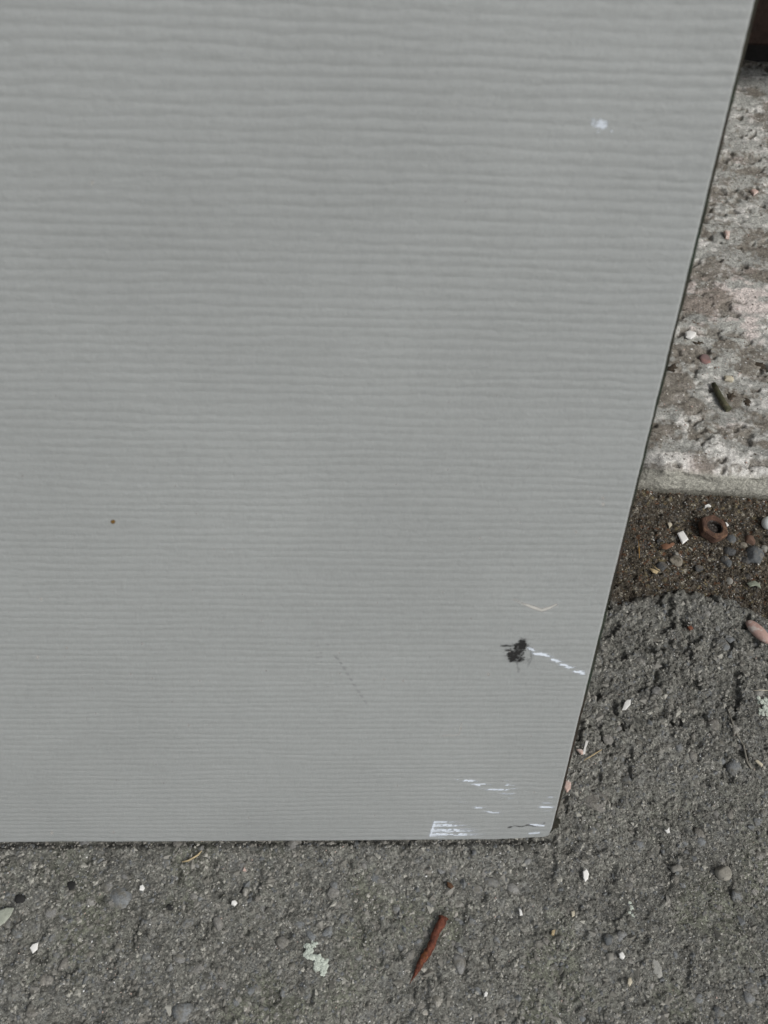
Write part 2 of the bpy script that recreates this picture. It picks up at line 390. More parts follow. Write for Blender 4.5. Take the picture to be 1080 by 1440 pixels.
pan = obj('grey_panel', None); pan.matrix_world = PM; pan.empty_display_size = .05
tag(pan, 'large grey sheet with fine horizontal ridges and a scuffed lower corner, leaning above the asphalt', 'panel')
lp = ring(Vp); n0 = Vp.shape[0] * Vp.shape[1]
Vf = Vp.reshape(-1, 3); rim = Vf[lp].copy(); rim[:, 1] = -.0009
Fq = np.concatenate((grid_faces(*UU.shape), np.stack((lp, n0 + np.arange(len(lp)), n0 + (np.arange(len(lp)) + 1) % len(lp), np.roll(lp, -1)), -1)))
obj('front_sheet', mesh_np('front_sheet', np.concatenate((Vf, rim)), Fq, m_panel), pan)
# dark core behind, standing proud of the sheet's right edge
cv = np.concatenate((np.arange(0, .012, .0003), np.linspace(.0124, VR, 400), np.linspace(VR, VT, 30)[1:]))
cs = np.concatenate((np.linspace(0, .9, 20)[:-1], np.linspace(.9, 1, 80)))
CV, CS = np.meshgrid(cv, cs, indexing='ij')
poke = .0012 + .0004 * (vn(CV / MM / 9, CV * 0, 131) - .5) - MM * 1.0 * ss(7, 0, CV / MM)
poke = poke + .0024 * ss(10.5, 9.0, CV / MM) * ss(.2, .75, vn(CV / MM / 1.0, CV * 0, 133)) * ss(.5, 2.5, CV / MM)    # splintered corner
CU = UL + CS * (u_right(CV) + poke - UL)
CW = CV + v_bottom(CU) * ss(.03, 0, CV)
Vc = np.stack((CU, CU * 0 - .0010, CW), -1).reshape(-1, 3); lc = ring(CU[..., None]); nc0 = len(Vc)
bk = Vc[lc].copy(); bk[:, 1] = -T_; L_ = len(lc)
Fc_ = np.concatenate((grid_faces(*CU.shape), np.stack((lc, nc0 + np.arange(L_), nc0 + (np.arange(L_) + 1) % L_, np.roll(lc, -1)), -1)))
me = mesh_np('core', np.concatenate((Vc, bk)), Fc_, m_core, smooth=False)
obj('core', me, pan)

# marks on the panel: thin skins that follow the ridges, with soft borders
m_white = mat('white_scuff', col=(.70, .76, .84), rough=.6, alpha='cover', var=.08)
m_black = mat('black_smear', col=(.022, .022, .022), rough=.7, alpha='cover', var=.2)
m_brown = mat('brown_spot', col=(.16, .09, .02), rough=.7, alpha='cover', var=.2)
m_faint = mat('pale_scratch', col=(.56, .55, .52), rough=.6, alpha='cover', var=.1)
def mark(name, u0, v0, u1, v1, fn, m, label=None, cell=.00022, keep=.03):
    cs = [pp(a, b) for a in (u0, u1) for b in (v0, v1)]
    ul, uh = min(c[0] for c in cs), max(c[0] for c in cs); vl, vh = min(c[1] for c in cs), max(c[1] for c in cs)
    nu, nv_ = int((uh - ul) / cell) + 2, int((vh - vl) / cell) + 2
    A, B = np.meshgrid(np.linspace(vl, vh, nv_), np.linspace(ul, uh, nu), indexing='ij')   # A = v, B = u
    # pixel coords of each point for the field
    W = P0[None, None] + B[..., None] * xr + A[..., None] * up - CAM
    cc = W @ R_wc; pu = CX + F_PX * cc[..., 0] / -cc[..., 2]; pv = CY - F_PX * cc[..., 1] / -cc[..., 2]
    Hh = ridge(B, A)
    U, Wm = B / MM, A / MM; P = PERIOD / MM
    ph = phase(U, Wm, P)
    top = .5 + .5 * np.cos(ph)
    al = np.clip(fn(pu, pv, top, U, Wm), 0, 1)
    Fc = grid_faces(nv_, nu); keepf = (al.ravel()[Fc].max(1) > keep); Fc = Fc[keepf]
    if not len(Fc): return
    idx, inv = np.unique(Fc, return_inverse=True)
    Vv = np.stack((B, (Hh + .03) * MM, A), -1).reshape(-1, 3)[idx]
    o = obj(name, mesh_np(name, Vv, inv.reshape(Fc.shape), m, attrs={'cover': al.ravel()[idx]}), pan)
    if label: o['label'] = label
def seg(pu, pv, a, b):
    ax_, ay_ = a; bx, by = b; L2 = (bx - ax_) ** 2 + (by - ay_) ** 2
    t = ((pu - ax_) * (bx - ax_) + (pv - ay_) * (by - ay_)) / L2; tc = np.clip(t, 0, 1)
    return np.hypot(pu - ax_ - tc * (bx - ax_), pv - ay_ - tc * (by - ay_)), t
def poly(pu, pv, pts):
    return np.min([seg(pu, pv, pts[k], pts[k + 1])[0] for k in range(len(pts) - 1)], 0)
def brk_(top, U, W, k, t=.45):                         # broken by the relief and by chance
    return ss(t, t + .30, top + .5 * (vn(U / 1.1, W / .5, k) - .5)) * ss(.22, .42, vn(U / 2.6, W / .9, k + 1))
mark('scratch', 735, 905, 830, 953, lambda pu, pv, top, U, W: ss(3.8, .4, poly(pu, pv, [(744, 910), (752, 918), (765, 920), (780, 928), (800, 938), (820, 947)]) + 3 * (vn(U / 1.5, W / .5, 400) - .5)) * ss(.12, .5, top + .5 * (vn(U / 1.3, W / .6, 401) - .5)) * 1.3, m_white, 'bluish white broken scratch beside the black smear', cell=.00016)
mark('scratch', 640, 1085, 732, 1125, lambda pu, pv, top, U, W: ss(5.5, .5, poly(pu, pv, [(644, 1095), (668, 1101), (690, 1108), (716, 1114)]) + 4 * (vn(U / 1.6, W / .5, 402) - .5)) * brk_(top, U, W, 403) * 1.2, m_white, 'white broken scratch near the lower edge', cell=.00016)
mark('scratch', 676, 1086, 732, 1124, lambda pu, pv, top, U, W: ss(16, 6, np.hypot((pu - 712) * .8, (pv - 1110) * 1.0)) * brk_(top, U, W, 405, .55) * ss(.45, .6, vn(U / 3.0, W / .7, 407)), m_white, cell=.00016)
mark('scratch', 630, 1118, 705, 1148, lambda pu, pv, top, U, W: ss(3, .4, poly(pu, pv, [(646, 1125), (655, 1127)])) * brk_(top, U, W, 409) + ss(4, .4, poly(pu, pv, [(665, 1133), (676, 1136), (690, 1141), (700, 1144)]) + 2 * (vn(U / 1.2, W / .5, 411) - .5)) * brk_(top, U, W, 412) * .9, m_white, cell=.00016)
mark('scratch', 752, 1112, 780, 1142, lambda pu, pv, top, U, W: ss(12, 5, np.hypot((pu - 768) * .9, (pv - 1134) * 1.6)) * ss(.5, .75, top + .3 * (vn(U / 1.2, W / .5, 413) - .5)) + .4 * ss(1.8, .4, np.abs(pv - 1121)) * ss(5, 2, np.abs(pu - 774)), m_white, cell=.00016)
def scuff(pu, pv, top, U, W):
    j_ = 5 * (vn(U / 1.2, W / .6, 414) - .5)
    inside = ss(603, 607, pu - (1172 - pv) * .35) * ss(692, 652, pu + j_ * 2 + np.maximum(1170 - pv, 0) * 2.6)
    inside = inside * ss(1153.5, 1155.5, pv) * ss(1178, 1176.5, pv)
    fade = .25 + .75 * ss(690, 610, pu + j_ * 3)
    a = inside * ss(.2, .55, top + .55 * (vn(U / 2.0, W / .45, 415) - .5)) * (.30 + .8 * ss(.2, .5, vn(U / 1.4, W / .5, 310))) * fade
    edge = ss(2.6, .4, seg(pu, pv, (606, 1172), (611, 1156))[0] + 1.5 * (vn(U, W / .4, 416) - .5)) * .75
    return 1.3 * a + edge + .4 * inside * ss(628, 608, pu) * ss(.3, .5, vn(U / 1.2, W / .35, 423))
mark('scuff', 600, 1150, 695, 1180, scuff, m_white, 'large white scuff on the lower edge', cell=.00015)
mark('scratch', 740, 1152, 772, 1166, lambda pu, pv, top, U, W: ss(3.4, .4, poly(pu, pv, [(746, 1158), (756, 1160), (764, 1162)]) + 2 * (vn(U, W / .5, 417) - .5)) * ss(.25, .6, top + .3 * (vn(U, W / .5, 418) - .5)) * 1.1, m_white, cell=.00015)
mark('scratch', 742, 1168, 764, 1176, lambda pu, pv, top, U, W: ss(2.0, .3, poly(pu, pv, [(744, 1172), (758, 1171)]) + 1.2 * (vn(U, W / .5, 419) - .5)) * .8, m_white, cell=.00015)
mark('crease', 712, 1155, 770, 1170, lambda pu, pv, top, U, W: .55 * ss(1.5, .2, poly(pu, pv, [(714, 1164), (725, 1161), (733, 1163), (742, 1160), (752, 1162), (766, 1158)]) + 1.0 * (vn(U / .8, W / .5, 420) - .5)) * (.3 + .7 * ss(.3, .6, vn(U / 2, W, 421))), m_black, 'fine dark crack at the lower corner')
def smear(pu, pv, top, U, W):
    n = fbm(U, W, .8, 3, 320); n2 = fbm(U, W * 2.2, 1.6, 2, 321)
    ja, jb = 5 * (n2 - .5), 5 * (fbm(U, W, 1.3, 2, 322) - .5); a_, b_ = pu + ja, pv + jb
    e = np.maximum(np.maximum(ss(1.25, .5, np.hypot((a_ - 735) / 7, (b_ - 906) / 8)), ss(1.25, .5, np.hypot((a_ - 721) / 8, (b_ - 922) / 8))),
                   np.maximum(.75 * ss(1.2, .5, np.hypot((a_ - 729) / 8, (b_ - 914) / 10)), .7 * ss(1.2, .5, np.hypot((a_ - 731) / 6, (b_ - 926) / 5))))
    core = e * (.75 + .45 * ss(.38, .55, n + .10 * (1 - top)))
    halo = .5 * ss(1, .3, np.hypot((pu - 729) / 26, (pv - 917) / 20)) * ss(.45, .7, n)
    wob = 2 * (n2 - .5)
    streak = ss(2.0, .4, np.abs(pv - 908.3 + wob)) * ss(700, 712, pu) * ss(724, 714, pu) * .7 + ss(2.0, .4, np.abs(pv - 914 + wob)) * ss(708, 713, pu) * ss(722, 716, pu) * .6
    arc = ss(2.2, .2, np.abs(np.hypot(pu - 722, pv - 922) - 25 + 5 * (n - .5))) * ss(726, 736, pu) * ss(942, 930, pv) * ss(908, 918, pv) * .20
    drip = ss(2.4, .2, seg(pu + 3 * (n - .5), pv, (727, 930), (729, 945))[0]) * .18
    return 1.05 * core + halo + streak + arc + drip
mark('smear', 698, 890, 756, 948, smear, m_black, 'black smear with hair-thin legs')
mark('speck', 380, 885, 570, 1000, lambda pu, pv, top, U, W: .22 * ss(.1, .7, 1 - top) * (.4 + .9 * vn(U / 1.1, W / .6, 422)) * (
    ss(4.5, 1, np.hypot((pu - 451), (pv - 920) * .8)) + .6 * ss(4, 1, np.hypot(pu - 461, pv - 905)) + .5 * ss(4, 1, np.hypot(pu - 408, pv - 903))
    + .7 * ss(2.6, .8, poly(pu, pv, [(470, 921), (477, 929), (486, 943), (492, 953), (498, 963), (515, 988)]))
    + .35 * ss(.66, .8, fbm(U, W, 3, 2, 330)) * ss(90, 40, np.hypot(pu - 470, (pv - 930) * 1.6))), m_black, 'row of faint dark specks')
mark('pale_scratch', 715, 838, 790, 866, lambda pu, pv, top, U, W: ss(2.6 + 1.2 * ss(22, 5, np.abs(pu - 756)), .5, poly(pu, pv, [(723, 843), (736, 849), (750, 854), (762, 858), (772, 855), (782, 850)])) * (.35 + .65 * ss(730, 745, pu)) * .9, m_faint, 'faint pale curved scratch')
mark('pale_scratch', 618, 1012, 655, 1040, lambda pu, pv, top, U, W: .35 * ss(1.6, .3, poly(pu, pv, [(649, 1017), (646, 1032), (642, 1034), (622, 1034)])), m_faint)
mark('chip', 826, 162, 868, 190, lambda pu, pv, top, U, W: ss(1.25, .75, np.maximum(np.abs(pu - 843.5) / 10.5, np.abs(pv - 174 - .12 * (pu - 843)) / 5.6) + .7 * (fbm(U, W, .9, 2, 430) - .5)) * (.35 + .45 * ss(.3, .6, vn(U / .9, W / 1.1, 431))) + .3 * ss(3, 1, np.hypot(pu - 841, pv - 185)) + .35 * ss(3, 1, np.hypot(pu - 860, pv - 184)), m_white, 'white paint nick near the top right edge', cell=.00016)
mark('spot', 153, 728, 166, 740, lambda pu, pv, top, U, W: ss(3.2, 2.2, np.hypot((pu - 159) * .85, pv - 733.5)), m_brown, 'tiny ochre spot')
mark('spot', 286, 225, 294, 236, lambda pu, pv, top, U, W: .3 * ss(4, 1, np.hypot(pu - 217, pv - 230)), m_brown)
pr = random.Random(5)
sp = [(130, 257, 2.2), (848, 700, 1.8), (848, 709, 2.2), (315, 772, 1.4), (58, 842, 1.6), (184, 948, 1.2), (94, 911, 1.5), (687, 948, 1.8), (567, 957, 1.3), (675, 757, 1.2), (810, 748, 1.4), (648, 1024, 1.2), (540, 955, 1.2), (200, 905, 1.2), (53, 924, 1.8), (73, 1171, 2), (160, 1170, 1.4), (265, 1020, 1.2)]
sp += [(pr.uniform(10, 760), pr.uniform(250, 1150), pr.uniform(.5, 1.0)) for _ in range(70)]
def dots(pu, pv, top, U, W):
    a = np.zeros(pu.shape)
    for (u, v, r) in dset: a = np.maximum(a, .6 * ss(r * 1.5, r * .4, np.hypot(pu - u, (pv - v) * .7)))
    return a
for (u, v, r) in sp[:18]:
    dset = [(u, v, r)]; mark('dust_speck', u - 5, v - 5, u + 5, v + 5, dots, m_faint)
for (u, v, r) in sp[18:]:
    dset = [(u, v, r)]; mark('dust_speck', u - 4, v - 4, u + 4, v + 4, dots, m_faint, cell=.0004)

# ------------------------------------------------------------------ stones and debris
def surf(u, v, where):
    if where == 'k': p = px(u, v, KH); return np.array((p[0], p[1], kerb_z(p[0], p[1])))
    fn = asphalt if where == 'a' else soil
    p = px(u, v, 0)
    for _ in range(3): z_ = float(fn(np.array([p[0]]), np.array([p[1]]))[0]); p = px(u, v, z_)
    return np.array((p[0], p[1], z_))
def scale_at(p): return np.linalg.norm(p - CAM) * 1.0 / F_PX * 1.0      # metres per px (close to axis)
def mpp(p):
    q = (np.array(p) - CAM) @ R_wc; return -q[2] / F_PX
def rock_me(name, m, sub=2, amp=.22, seed=0, flat=1.0, facet=False, cuts=9):
    bm = bmesh.new(); bmesh.ops.create_icosphere(bm, subdivisions=sub, radius=1)
    r = random.Random(seed); ns = [(Vector((r.gauss(0, 1), r.gauss(0, 1), r.gauss(0, 1))).normalized(), r.uniform(.55, .95)) for _ in range(cuts)]
    for v in bm.verts:
        for n, d in ns:
            k = v.co.dot(n)
            if k > d: v.co -= n * (k - d) * .92
        v.co *= 1 + amp * (r.random() - .5) * .35
        v.co.z *= flat
    if not facet:
        for f in bm.faces: f.smooth = True
    me = bpy.data.meshes.new(name); bm.to_mesh(me); bm.free(); me.materials.append(m); return me
m_stone = mat('embedded_aggregate', objrand=[(0, (.165, .175, .18)), (.35, (.19, .202, .21)), (.6, (.21, .20, .18)), (.85, (.20, .202, .198)), (1, (.32, .31, .28))],
              rough=.7, var=.25, var_scale=500, speck=[(1500, .86, 1.14)], col2=(.15, .145, .125), c2_scale=240, c2_lo=.45, c2_hi=.62, bump=[(900, .0006), (300, .0006)])
stones = [rock_me('stone', m_stone, 2, .5, s, .42, cuts=16) for s in range(12)]
sr = random.Random(11)
big = [(168, 1262, 20), (95, 1353, 16), (280, 1357, 17), (311, 1385, 10), (413, 1192, 24), (70, 1283, 11), (25, 1312, 10), (262, 1298, 11), (308, 1300, 11), (345, 1254, 7),
       (600, 1228, 12), (638, 1222, 13), (690, 1240, 13), (722, 1252, 13), (608, 1264, 7), (578, 1342, 10), (645, 1355, 15), (648, 1338, 9), (838, 1128, 26), (1036, 1080, 16), (975, 1062, 9), (872, 1062, 10),
       (845, 928, 15), (258, 1424, 16), (375, 1428, 13), (350, 1417, 9), (60, 1380, 12), (45, 1420, 12), (205, 1345, 9), (935, 1310, 13), (1070, 1205, 13), (398, 1325, 10), (500, 1190, 12), (250, 1185, 13),
       (120, 1185, 12), (484, 1290, 9), (420, 1300, 9), (760, 1330, 10), (700, 1320, 9), (852, 1330, 9), (920, 900, 10), (900, 930, 10), (1015, 905, 14), (955, 1050, 8), (1010, 1145, 10), (900, 1190, 12), (1060, 1390, 12)]
def put_stone(u, v, r, where='a', parent=asp, lift=.12):
    p = surf(u, v, where); s = r * mpp(p)
    o = obj('stone', sr.choice(stones), parent, (p[0], p[1], p[2] - s * .5 * (1 - lift)))
    o.scale = (s * 1.12, s * sr.uniform(.6, 1.0) * 1.12, s * sr.uniform(.8, 1.1)); o.rotation_euler = (sr.uniform(-.2, .2), sr.uniform(-.2, .2), sr.uniform(0, 6.28))
for u, v, r in big: put_stone(u, v, r, lift=.62 if r > 12 else .7)
cnt = 0
while cnt < 235:
    u = sr.uniform(0, 1080); v = sr.uniform(850, 1440)
    if v < 1190 and u < 1078 - (v) * .245 + 18: continue
    r = sr.choice((4.5, 5, 6, 7, 8, 10)) 
    put_stone(u, v, r, lift=sr.uniform(.5, .95)); cnt += 1

# loose sand and grit, too many to count
def grit(name, pts, sizes, m, parent=None):
    # irregular octahedra
    base = np.array(((1, 0, 0), (0, 1, 0), (-1, 0, 0), (0, -1, 0), (0, 0, .8), (0, 0, -.8)))
    f = np.array(((0, 1, 4), (1, 2, 4), (2, 3, 4), (3, 0, 4), (1, 0, 5), (2, 1, 5), (3, 2, 5), (0, 3, 5)))
    n = len(pts); V = base[None] * (1 + .5 * (rng.random((n, 6, 1)) - .5)); V[:, :, 2] *= (.5 + .6 * rng.random((n, 1)))
    V[:, :, 0] *= (.7 + .9 * rng.random((n, 1)))
    a = rng.random(n) * 6.283; ca, sa = np.cos(a)[:, None], np.sin(a)[:, None]
    tl = (rng.random((n, 1)) - .5) * 1.2
    x, y, z = V[..., 0] * ca - V[..., 1] * sa, V[..., 0] * sa + V[..., 1] * ca, V[..., 2]
    z2 = z + x * tl; V = np.stack((x, y, z2), -1) * sizes[:, None, None] + pts[:, None, :]
    Fc = (f[None] + 6 * np.arange(n)[:, None, None]).reshape(-1, 3)
    o = obj(name, mesh_np(name, V.reshape(-1, 3), Fc, m, smooth=False), parent); o['kind'] = 'stuff'; return o
def scatter(n, where, sz, lo=0.3):
    out = []
    if where == 'a':
        x = rng.uniform(-.21, .33, n * 3); y = rng.uniform(ay[np.searchsorted(ay, px(540, 1450)[1]) - 1], px(1080, 845)[1], n * 3)
        ok = ~((y > PFOOT + .002) & (x < P0[0] - .003)); x, y = x[ok][:n], y[ok][:n]; z_ = asphalt(x, y)
        ok = (edge_y(x) - y) > .001; x, y, z_ = x[ok], y[ok], z_[ok]
    elif where == 's':
        x = rng.uniform(px(850, 850)[0], px(1085, 690)[0], n); y = rng.uniform(px(1080, 880)[1], KY0 + .01, n); z_ = soil(x, y)
        ok = ((y - edge_y(x)) > -.003) & (kerb_y(x) - y > -.0005); x, y, z_ = x[ok], y[ok], z_[ok]
    else:
        x = rng.uniform(px(880, 700)[0], px(1085, 80, KH)[0], n); y = rng.uniform(KY0 + .006, WALL_Y, n); h, *_ = kerb_top(x / MM, y / MM); z_ = KH + h * MM
    s = sz * np.exp(np.clip(rng.normal(0, .36, len(x)), -1, .6)); return np.stack((x, y, z_ + s * lo), -1), s
m_grit = mat('grey_grit', island=[(0, (.095, .094, .084)), (.22, (.17, .166, .148)), (.55, (.225, .22, .20)), (.76, (.14, .148, .152)), (.88, (.34, .335, .30))], rough=.8, var=.1)
m_fleck = mat('pale_fleck', island=[(0, (.45, .45, .43)), (.4, (.62, .62, .6)), (.6, (.35, .33, .27)), (.82, (.5, .38, .33)), (.92, (.75, .76, .76))], rough=.6, var=.05)
m_sgrit = mat('brown_grit', island=[(0, (.045, .038, .03)), (.3, (.085, .07, .052)), (.55, (.12, .11, .09)), (.74, (.18, .15, .10)), (.81, (.13, .07, .04)), (.85, (.14, .14, .135)), (.95, (.32, .30, .25))], rough=.85, var=.1)
p, s = scatter(26000, 'a', .00042); grit('grit', p, s, m_grit, asp)
p, s = scatter(2600, 'a', .0015, -.32); grit('coarse_aggregate', p, s, m_grit, asp)
p, s = scatter(15000, 'a', .00078, -.15); grit('aggregate', p, s, m_grit, asp)
p, s = scatter(4200, 'a', .00022, .6); grit('flecks', p, s, m_fleck, asp)
p, s = scatter(16000, 's', .00040); grit('soil_grit', p, s, m_sgrit, so_)
p, s = scatter(420, 's', .00032, .6); grit('flecks', p, s, m_fleck, so_)
p, s = scatter(3200, 'k', .00045, .1); grit('kerb_grit', p, s, mat('kerb_grit', island=[(0, (.11, .095, .075)), (.3, (.22, .205, .18)), (.6, (.34, .33, .30)), (.8, (.16, .12, .09)), (.9, (.5, .48, .44))], rough=.85), kb)
p, s = scatter(2600, 'k', .0004, .3); grit('flecks', p, s, m_fleck, kb)

# ---- single things
def simple(name, col, rough=.6, **k): return mat(name, col=col, rough=rough, **({'var': .15, 'var_scale': 400} | k))
def tube(name, pts, radii, m, n=10, rough_amp=.0):
    V = []; F = []; r = random.Random(3)
    pts = [np.array(p) for p in pts]
    for i, p in enumerate(pts):
        d = nrm(pts[min(i + 1, len(pts) - 1)] - pts[max(i - 1, 0)]); a = nrm(np.cross(d, (0, 0, 1))); b = np.cross(a, d)
        for k in range(n):
            t = 2 * math.pi * k / n; q = radii[i] * (1 + rough_amp * (r.random() - .5)); V.append(p + a * math.cos(t) * q + b * math.sin(t) * q)
    for i in range(len(pts) - 1):
        for k in range(n): F.append((i * n + k, i * n + (k + 1) % n, (i + 1) * n + (k + 1) % n, (i + 1) * n + k))
    bm = bmesh.new(); vs = [bm.verts.new(v) for v in V]
    for f in F: bm.faces.new([vs[j] for j in f]).smooth = True
    bm.faces.new(vs[:n]); bm.faces.new(vs[-n:][::-1]); bmesh.ops.recalc_face_normals(bm, faces=bm.faces)
    me = bpy.data.meshes.new(name); bm.to_mesh(me); bm.free(); me.materials.append(m); return me
def flake(name, outline, where, m, label, cat, thick=.0005, bend=.12, group=None, lift=.0006, tilt=(0, 0), zoff=0):
    """small flat chip: outline in photo pixels laid on the surface below it"""
    cu_, cv_ = np.mean([p[0] for p in outline]), np.mean([p[1] for p in outline]); c0 = surf(cu_, cv_, where); zc = c0[2] + lift + zoff
    pts = [px(u, v, zc) - np.array((c0[0], c0[1], zc)) for u, v in outline]
    pc_ = px(cu_, cv_, zc); pts = [p_ + np.array((c0[0], c0[1], zc)) - pc_ for p_ in pts]
    R_ = max(np.hypot(p[0], p[1]) for p in pts); bm = bmesh.new(); n = len(pts)
    def zz(p): return bend * R_ * (1 - (p[0] ** 2 + p[1] ** 2) / R_ ** 2) + tilt[0] * p[0] + tilt[1] * p[1]
    rings = []
    for s_ in (1, .82, .45):
        rings.append([bm.verts.new((p[0] * s_, p[1] * s_, zz(p * s_) + (thick * (.35 if s_ == 1 else 1)))) for p in pts])
    ct = bm.verts.new((0, 0, zz(np.zeros(3)) + thick)); low = [bm.verts.new((p[0] * .97, p[1] * .97, zz(p) - thick * .6)) for p in pts]
    for a, b in ((low, rings[0]), (rings[0], rings[1]), (rings[1], rings[2])):
        for k in range(n): bm.faces.new((a[k], a[(k + 1) % n], b[(k + 1) % n], b[k]))
    for k in range(n): bm.faces.new((rings[2][k], rings[2][(k + 1) % n], ct))
    bm.faces.new(low[::-1]); bmesh.ops.recalc_face_normals(bm, faces=bm.faces)
    me = bpy.data.meshes.new(name); bm.to_mesh(me); bm.free(); me.materials.append(m)
    o = obj(name, me, None, (pc_[0], pc_[1], zc)); tag(o, label, cat, group); return o
def pebble(name, u, v, ru, rv, where, m, label, seed, rot=0, lift=.5, height=.6, group=None, sub=3, amp=.15, cuts=9):
    p = surf(u, v, where); k = mpp(p); me = rock_me(name, m, sub, amp, seed, cuts=cuts)
    dy = ray(u, v); sin_ = -dy[2]
    o = obj(name, me, None, (p[0], p[1], p[2] + ru * k * height * (lift - .1))); o.scale = (ru * k, rv * k / max(sin_, .5), ru * k * height); o.rotation_euler = (0, 0, rot)
    tag(o, label, name.replace('_', ' '), group); return o
white = simple('white_paint_chip', (.72, .72, .70), .5, var=.08); cream = simple('cream_chip', (.5, .46, .36)); pink = simple('pinkish_chip', (.52, .38, .33), col2=(.62, .58, .55), c2_scale=500)
straw = simple('dry_straw', (.40, .32, .19)); green = simple('pale_green_lichen', (.50, .55, .49), .9, var=.3, var_scale=900, bump=[(900, .0008)])
black = simple('black_tar_crumb', (.018, .018, .018), .8); leafm = simple('grey_green_leaf', (.30, .32, .27), .7, bump=[(600, .0004)])
rust = mat('rusty_bark', col=(.105, .034, .020), rough=.8, var=.6, var_scale=300, speck=[(900, .6, 1.4)], col2=(.26, .10, .035), c2_scale=170, c2_lo=.56, c2_hi=.68, bump=[(500, .0006), (1500, .0003)])
nutm = mat('rusted_iron', col=(.10, .058, .042), rough=.85, var=.4, var_scale=350, col2=(.21, .125, .075), c2_scale=170, c2_lo=.52, c2_hi=.68, bump=[(500, .0012), (1800, .0007)])
nuti = mat('nut_bore', col=(.035, .028, .024), rough=.7, var=.4, var_scale=600, col2=(.2, .2, .19), c2_scale=500, c2_lo=.56, c2_hi=.62, bump=[(900, .0008)])

# twig
a, b = surf(623, 1291, 'a'), surf(578, 1385, 'a'); n = 26; pts = []; rad = []
for k in range(n):
    t = k / (n - 1); q = a * (1 - t) + b * t; q = q + np.array((.0005 * math.sin(t * 5) + .0003 * math.sin(t * 17), .0003 * math.sin(t * 9), .0022))
    pts.append(q); rad.append((.00195 - .0004 * t) * (1.35 if k == 0 else 1) * (1 if t < .72 else max(.12, (1 - t) / .28)))
tag(obj('twig', tube('twig', pts, rad, rust, 14, .34)), 'rust-red tapered twig lying on the asphalt below the panel', 'twig')
# lichen patch: clustered lobes
def lichen(name, u, v, lobes, where, label, m=green):
    bm = bmesh.new(); r = random.Random(int(u)); c0 = surf(u, v, where)
    for (du_, dv_, rr) in lobes:
        q = surf(u + du_, v + dv_, where); k = mpp(q)
        for _ in range(9):
            x_, y_ = q[0] + r.gauss(0, rr * .4 * k), q[1] + r.gauss(0, rr * .4 * k)
            fn = asphalt if where == 'a' else soil
            z_ = float(fn(np.array([x_]), np.array([y_]))[0])
            s_ = rr * k * r.uniform(.22, .5)
            g = bmesh.ops.create_icosphere(bm, subdivisions=2, radius=1)
            for vv in g['verts']: vv.co = Vector((x_ - c0[0] + vv.co.x * s_ * (1 + .5 * (r.random() - .5)), y_ - c0[1] + vv.co.y * s_ * (1 + .5 * (r.random() - .5)), z_ - c0[2] + .0003 + vv.co.z * s_ * .42 * (1 + .4 * (r.random() - .5))))
    me = bpy.data.meshes.new(name); bm.to_mesh(me); bm.free(); me.materials.append(m)
    tag(obj(name, me, None, c0), label, 'lichen')
lichen('lichen_patch', 445, 1348, [(-11, -17, 7), (-3, -20, 5), (-9, -9, 9), (-3, -3, 8), (4, 5, 9), (10, 11, 8), (8, 21, 5), (0, 3, 7), (13, 4, 4), (6, 14, 7)], 'a', 'pale green crusty lichen patch on the asphalt left of the rust-red twig')
lichen('lichen_patch', 1074, 994, [(-6, -8, 6), (0, 0, 8), (5, 8, 8), (6, -6, 7), (-2, 8, 5)], 'a', 'whitish lichen patch on rough asphalt at the right edge')
lichen('lichen_patch', 887, 1277, [(-1, -8, 3), (1, 0, 3.5), (-2, 6, 3), (2, 10, 2.5)], 'a', 'thin line of pale lichen crumbs on the asphalt right of the corner')
lichen('lichen_patch', 1015, 892, [(-6, -8, 4), (0, 0, 4), (8, 4, 4)], 'a', 'faded grey lichen spot on asphalt left of the pink pebble', simple('grey_lichen', (.2, .205, .2), .9, var=.3, var_scale=900))
G1 = 'pale chips scattered on the ground'
flake('leaf', [(-12, 1306), (-2, 1305), (8, 1298), (16, 1288), (20, 1277), (10, 1277), (0, 1281), (-10, 1290)], 'a', leafm, 'small grey-green leaf on the asphalt at the left edge', 'leaf', .0003, .2, lift=.0018)
flake('paint_chip', [(42, 1333), (46, 1328), (54, 1325), (53, 1335), (46, 1341)], 'a', white, 'white diamond-shaped chip on the asphalt right of the grey-green leaf', 'paint chip', group=G1, lift=.0012)
flake('paint_chip', [(197, 1246), (201, 1244), (204, 1249), (201, 1253), (196, 1252)], 'a', white, 'tiny white rounded chip near the left of the panel foot', 'paint chip', .0008, group=G1, lift=.001)
flake('paint_chip', [(326, 1267), (331, 1266), (334, 1270), (330, 1275), (325, 1272)], 'a', white, 'tiny white chip beside the black crumb under the panel middle', 'paint chip', .0008, group=G1, lift=.001)
flake('paint_chip', [(341, 1225), (344, 1219), (347, 1226)], 'a', pink, 'tiny triangular pale chip just below the panel', 'paint chip', group=G1, lift=.001)
flake('paint_chip', [(819, 1226), (824, 1222), (828, 1229), (827, 1236), (823, 1240), (820, 1234)], 'a', white, 'white flake on the asphalt below right of the scuffed corner', 'paint chip', .0006, .1, G1, .0018, (0, .3))
flake('paint_chip', [(870, 1341), (875, 1338), (879, 1345), (876, 1350), (871, 1347)], 'a', white, 'small white chip in a hollow of the asphalt at lower right', 'paint chip', .0008, group=G1, lift=.0014)
flake('paint_chip', [(680, 1398), (683, 1394), (686, 1396), (685, 1401), (681, 1402)], 'a', white, 'small round white chip right of the twig tip', 'paint chip', .0009, group=G1, lift=.001)
flake('paint_chip', [(875, 997), (878, 988), (881, 985), (886, 985), (886, 992), (880, 998)], 'a', white, 'white pointed flake on rough asphalt right of the panel edge', 'paint chip', .0004, .1, G1, .002, (.3, .2))
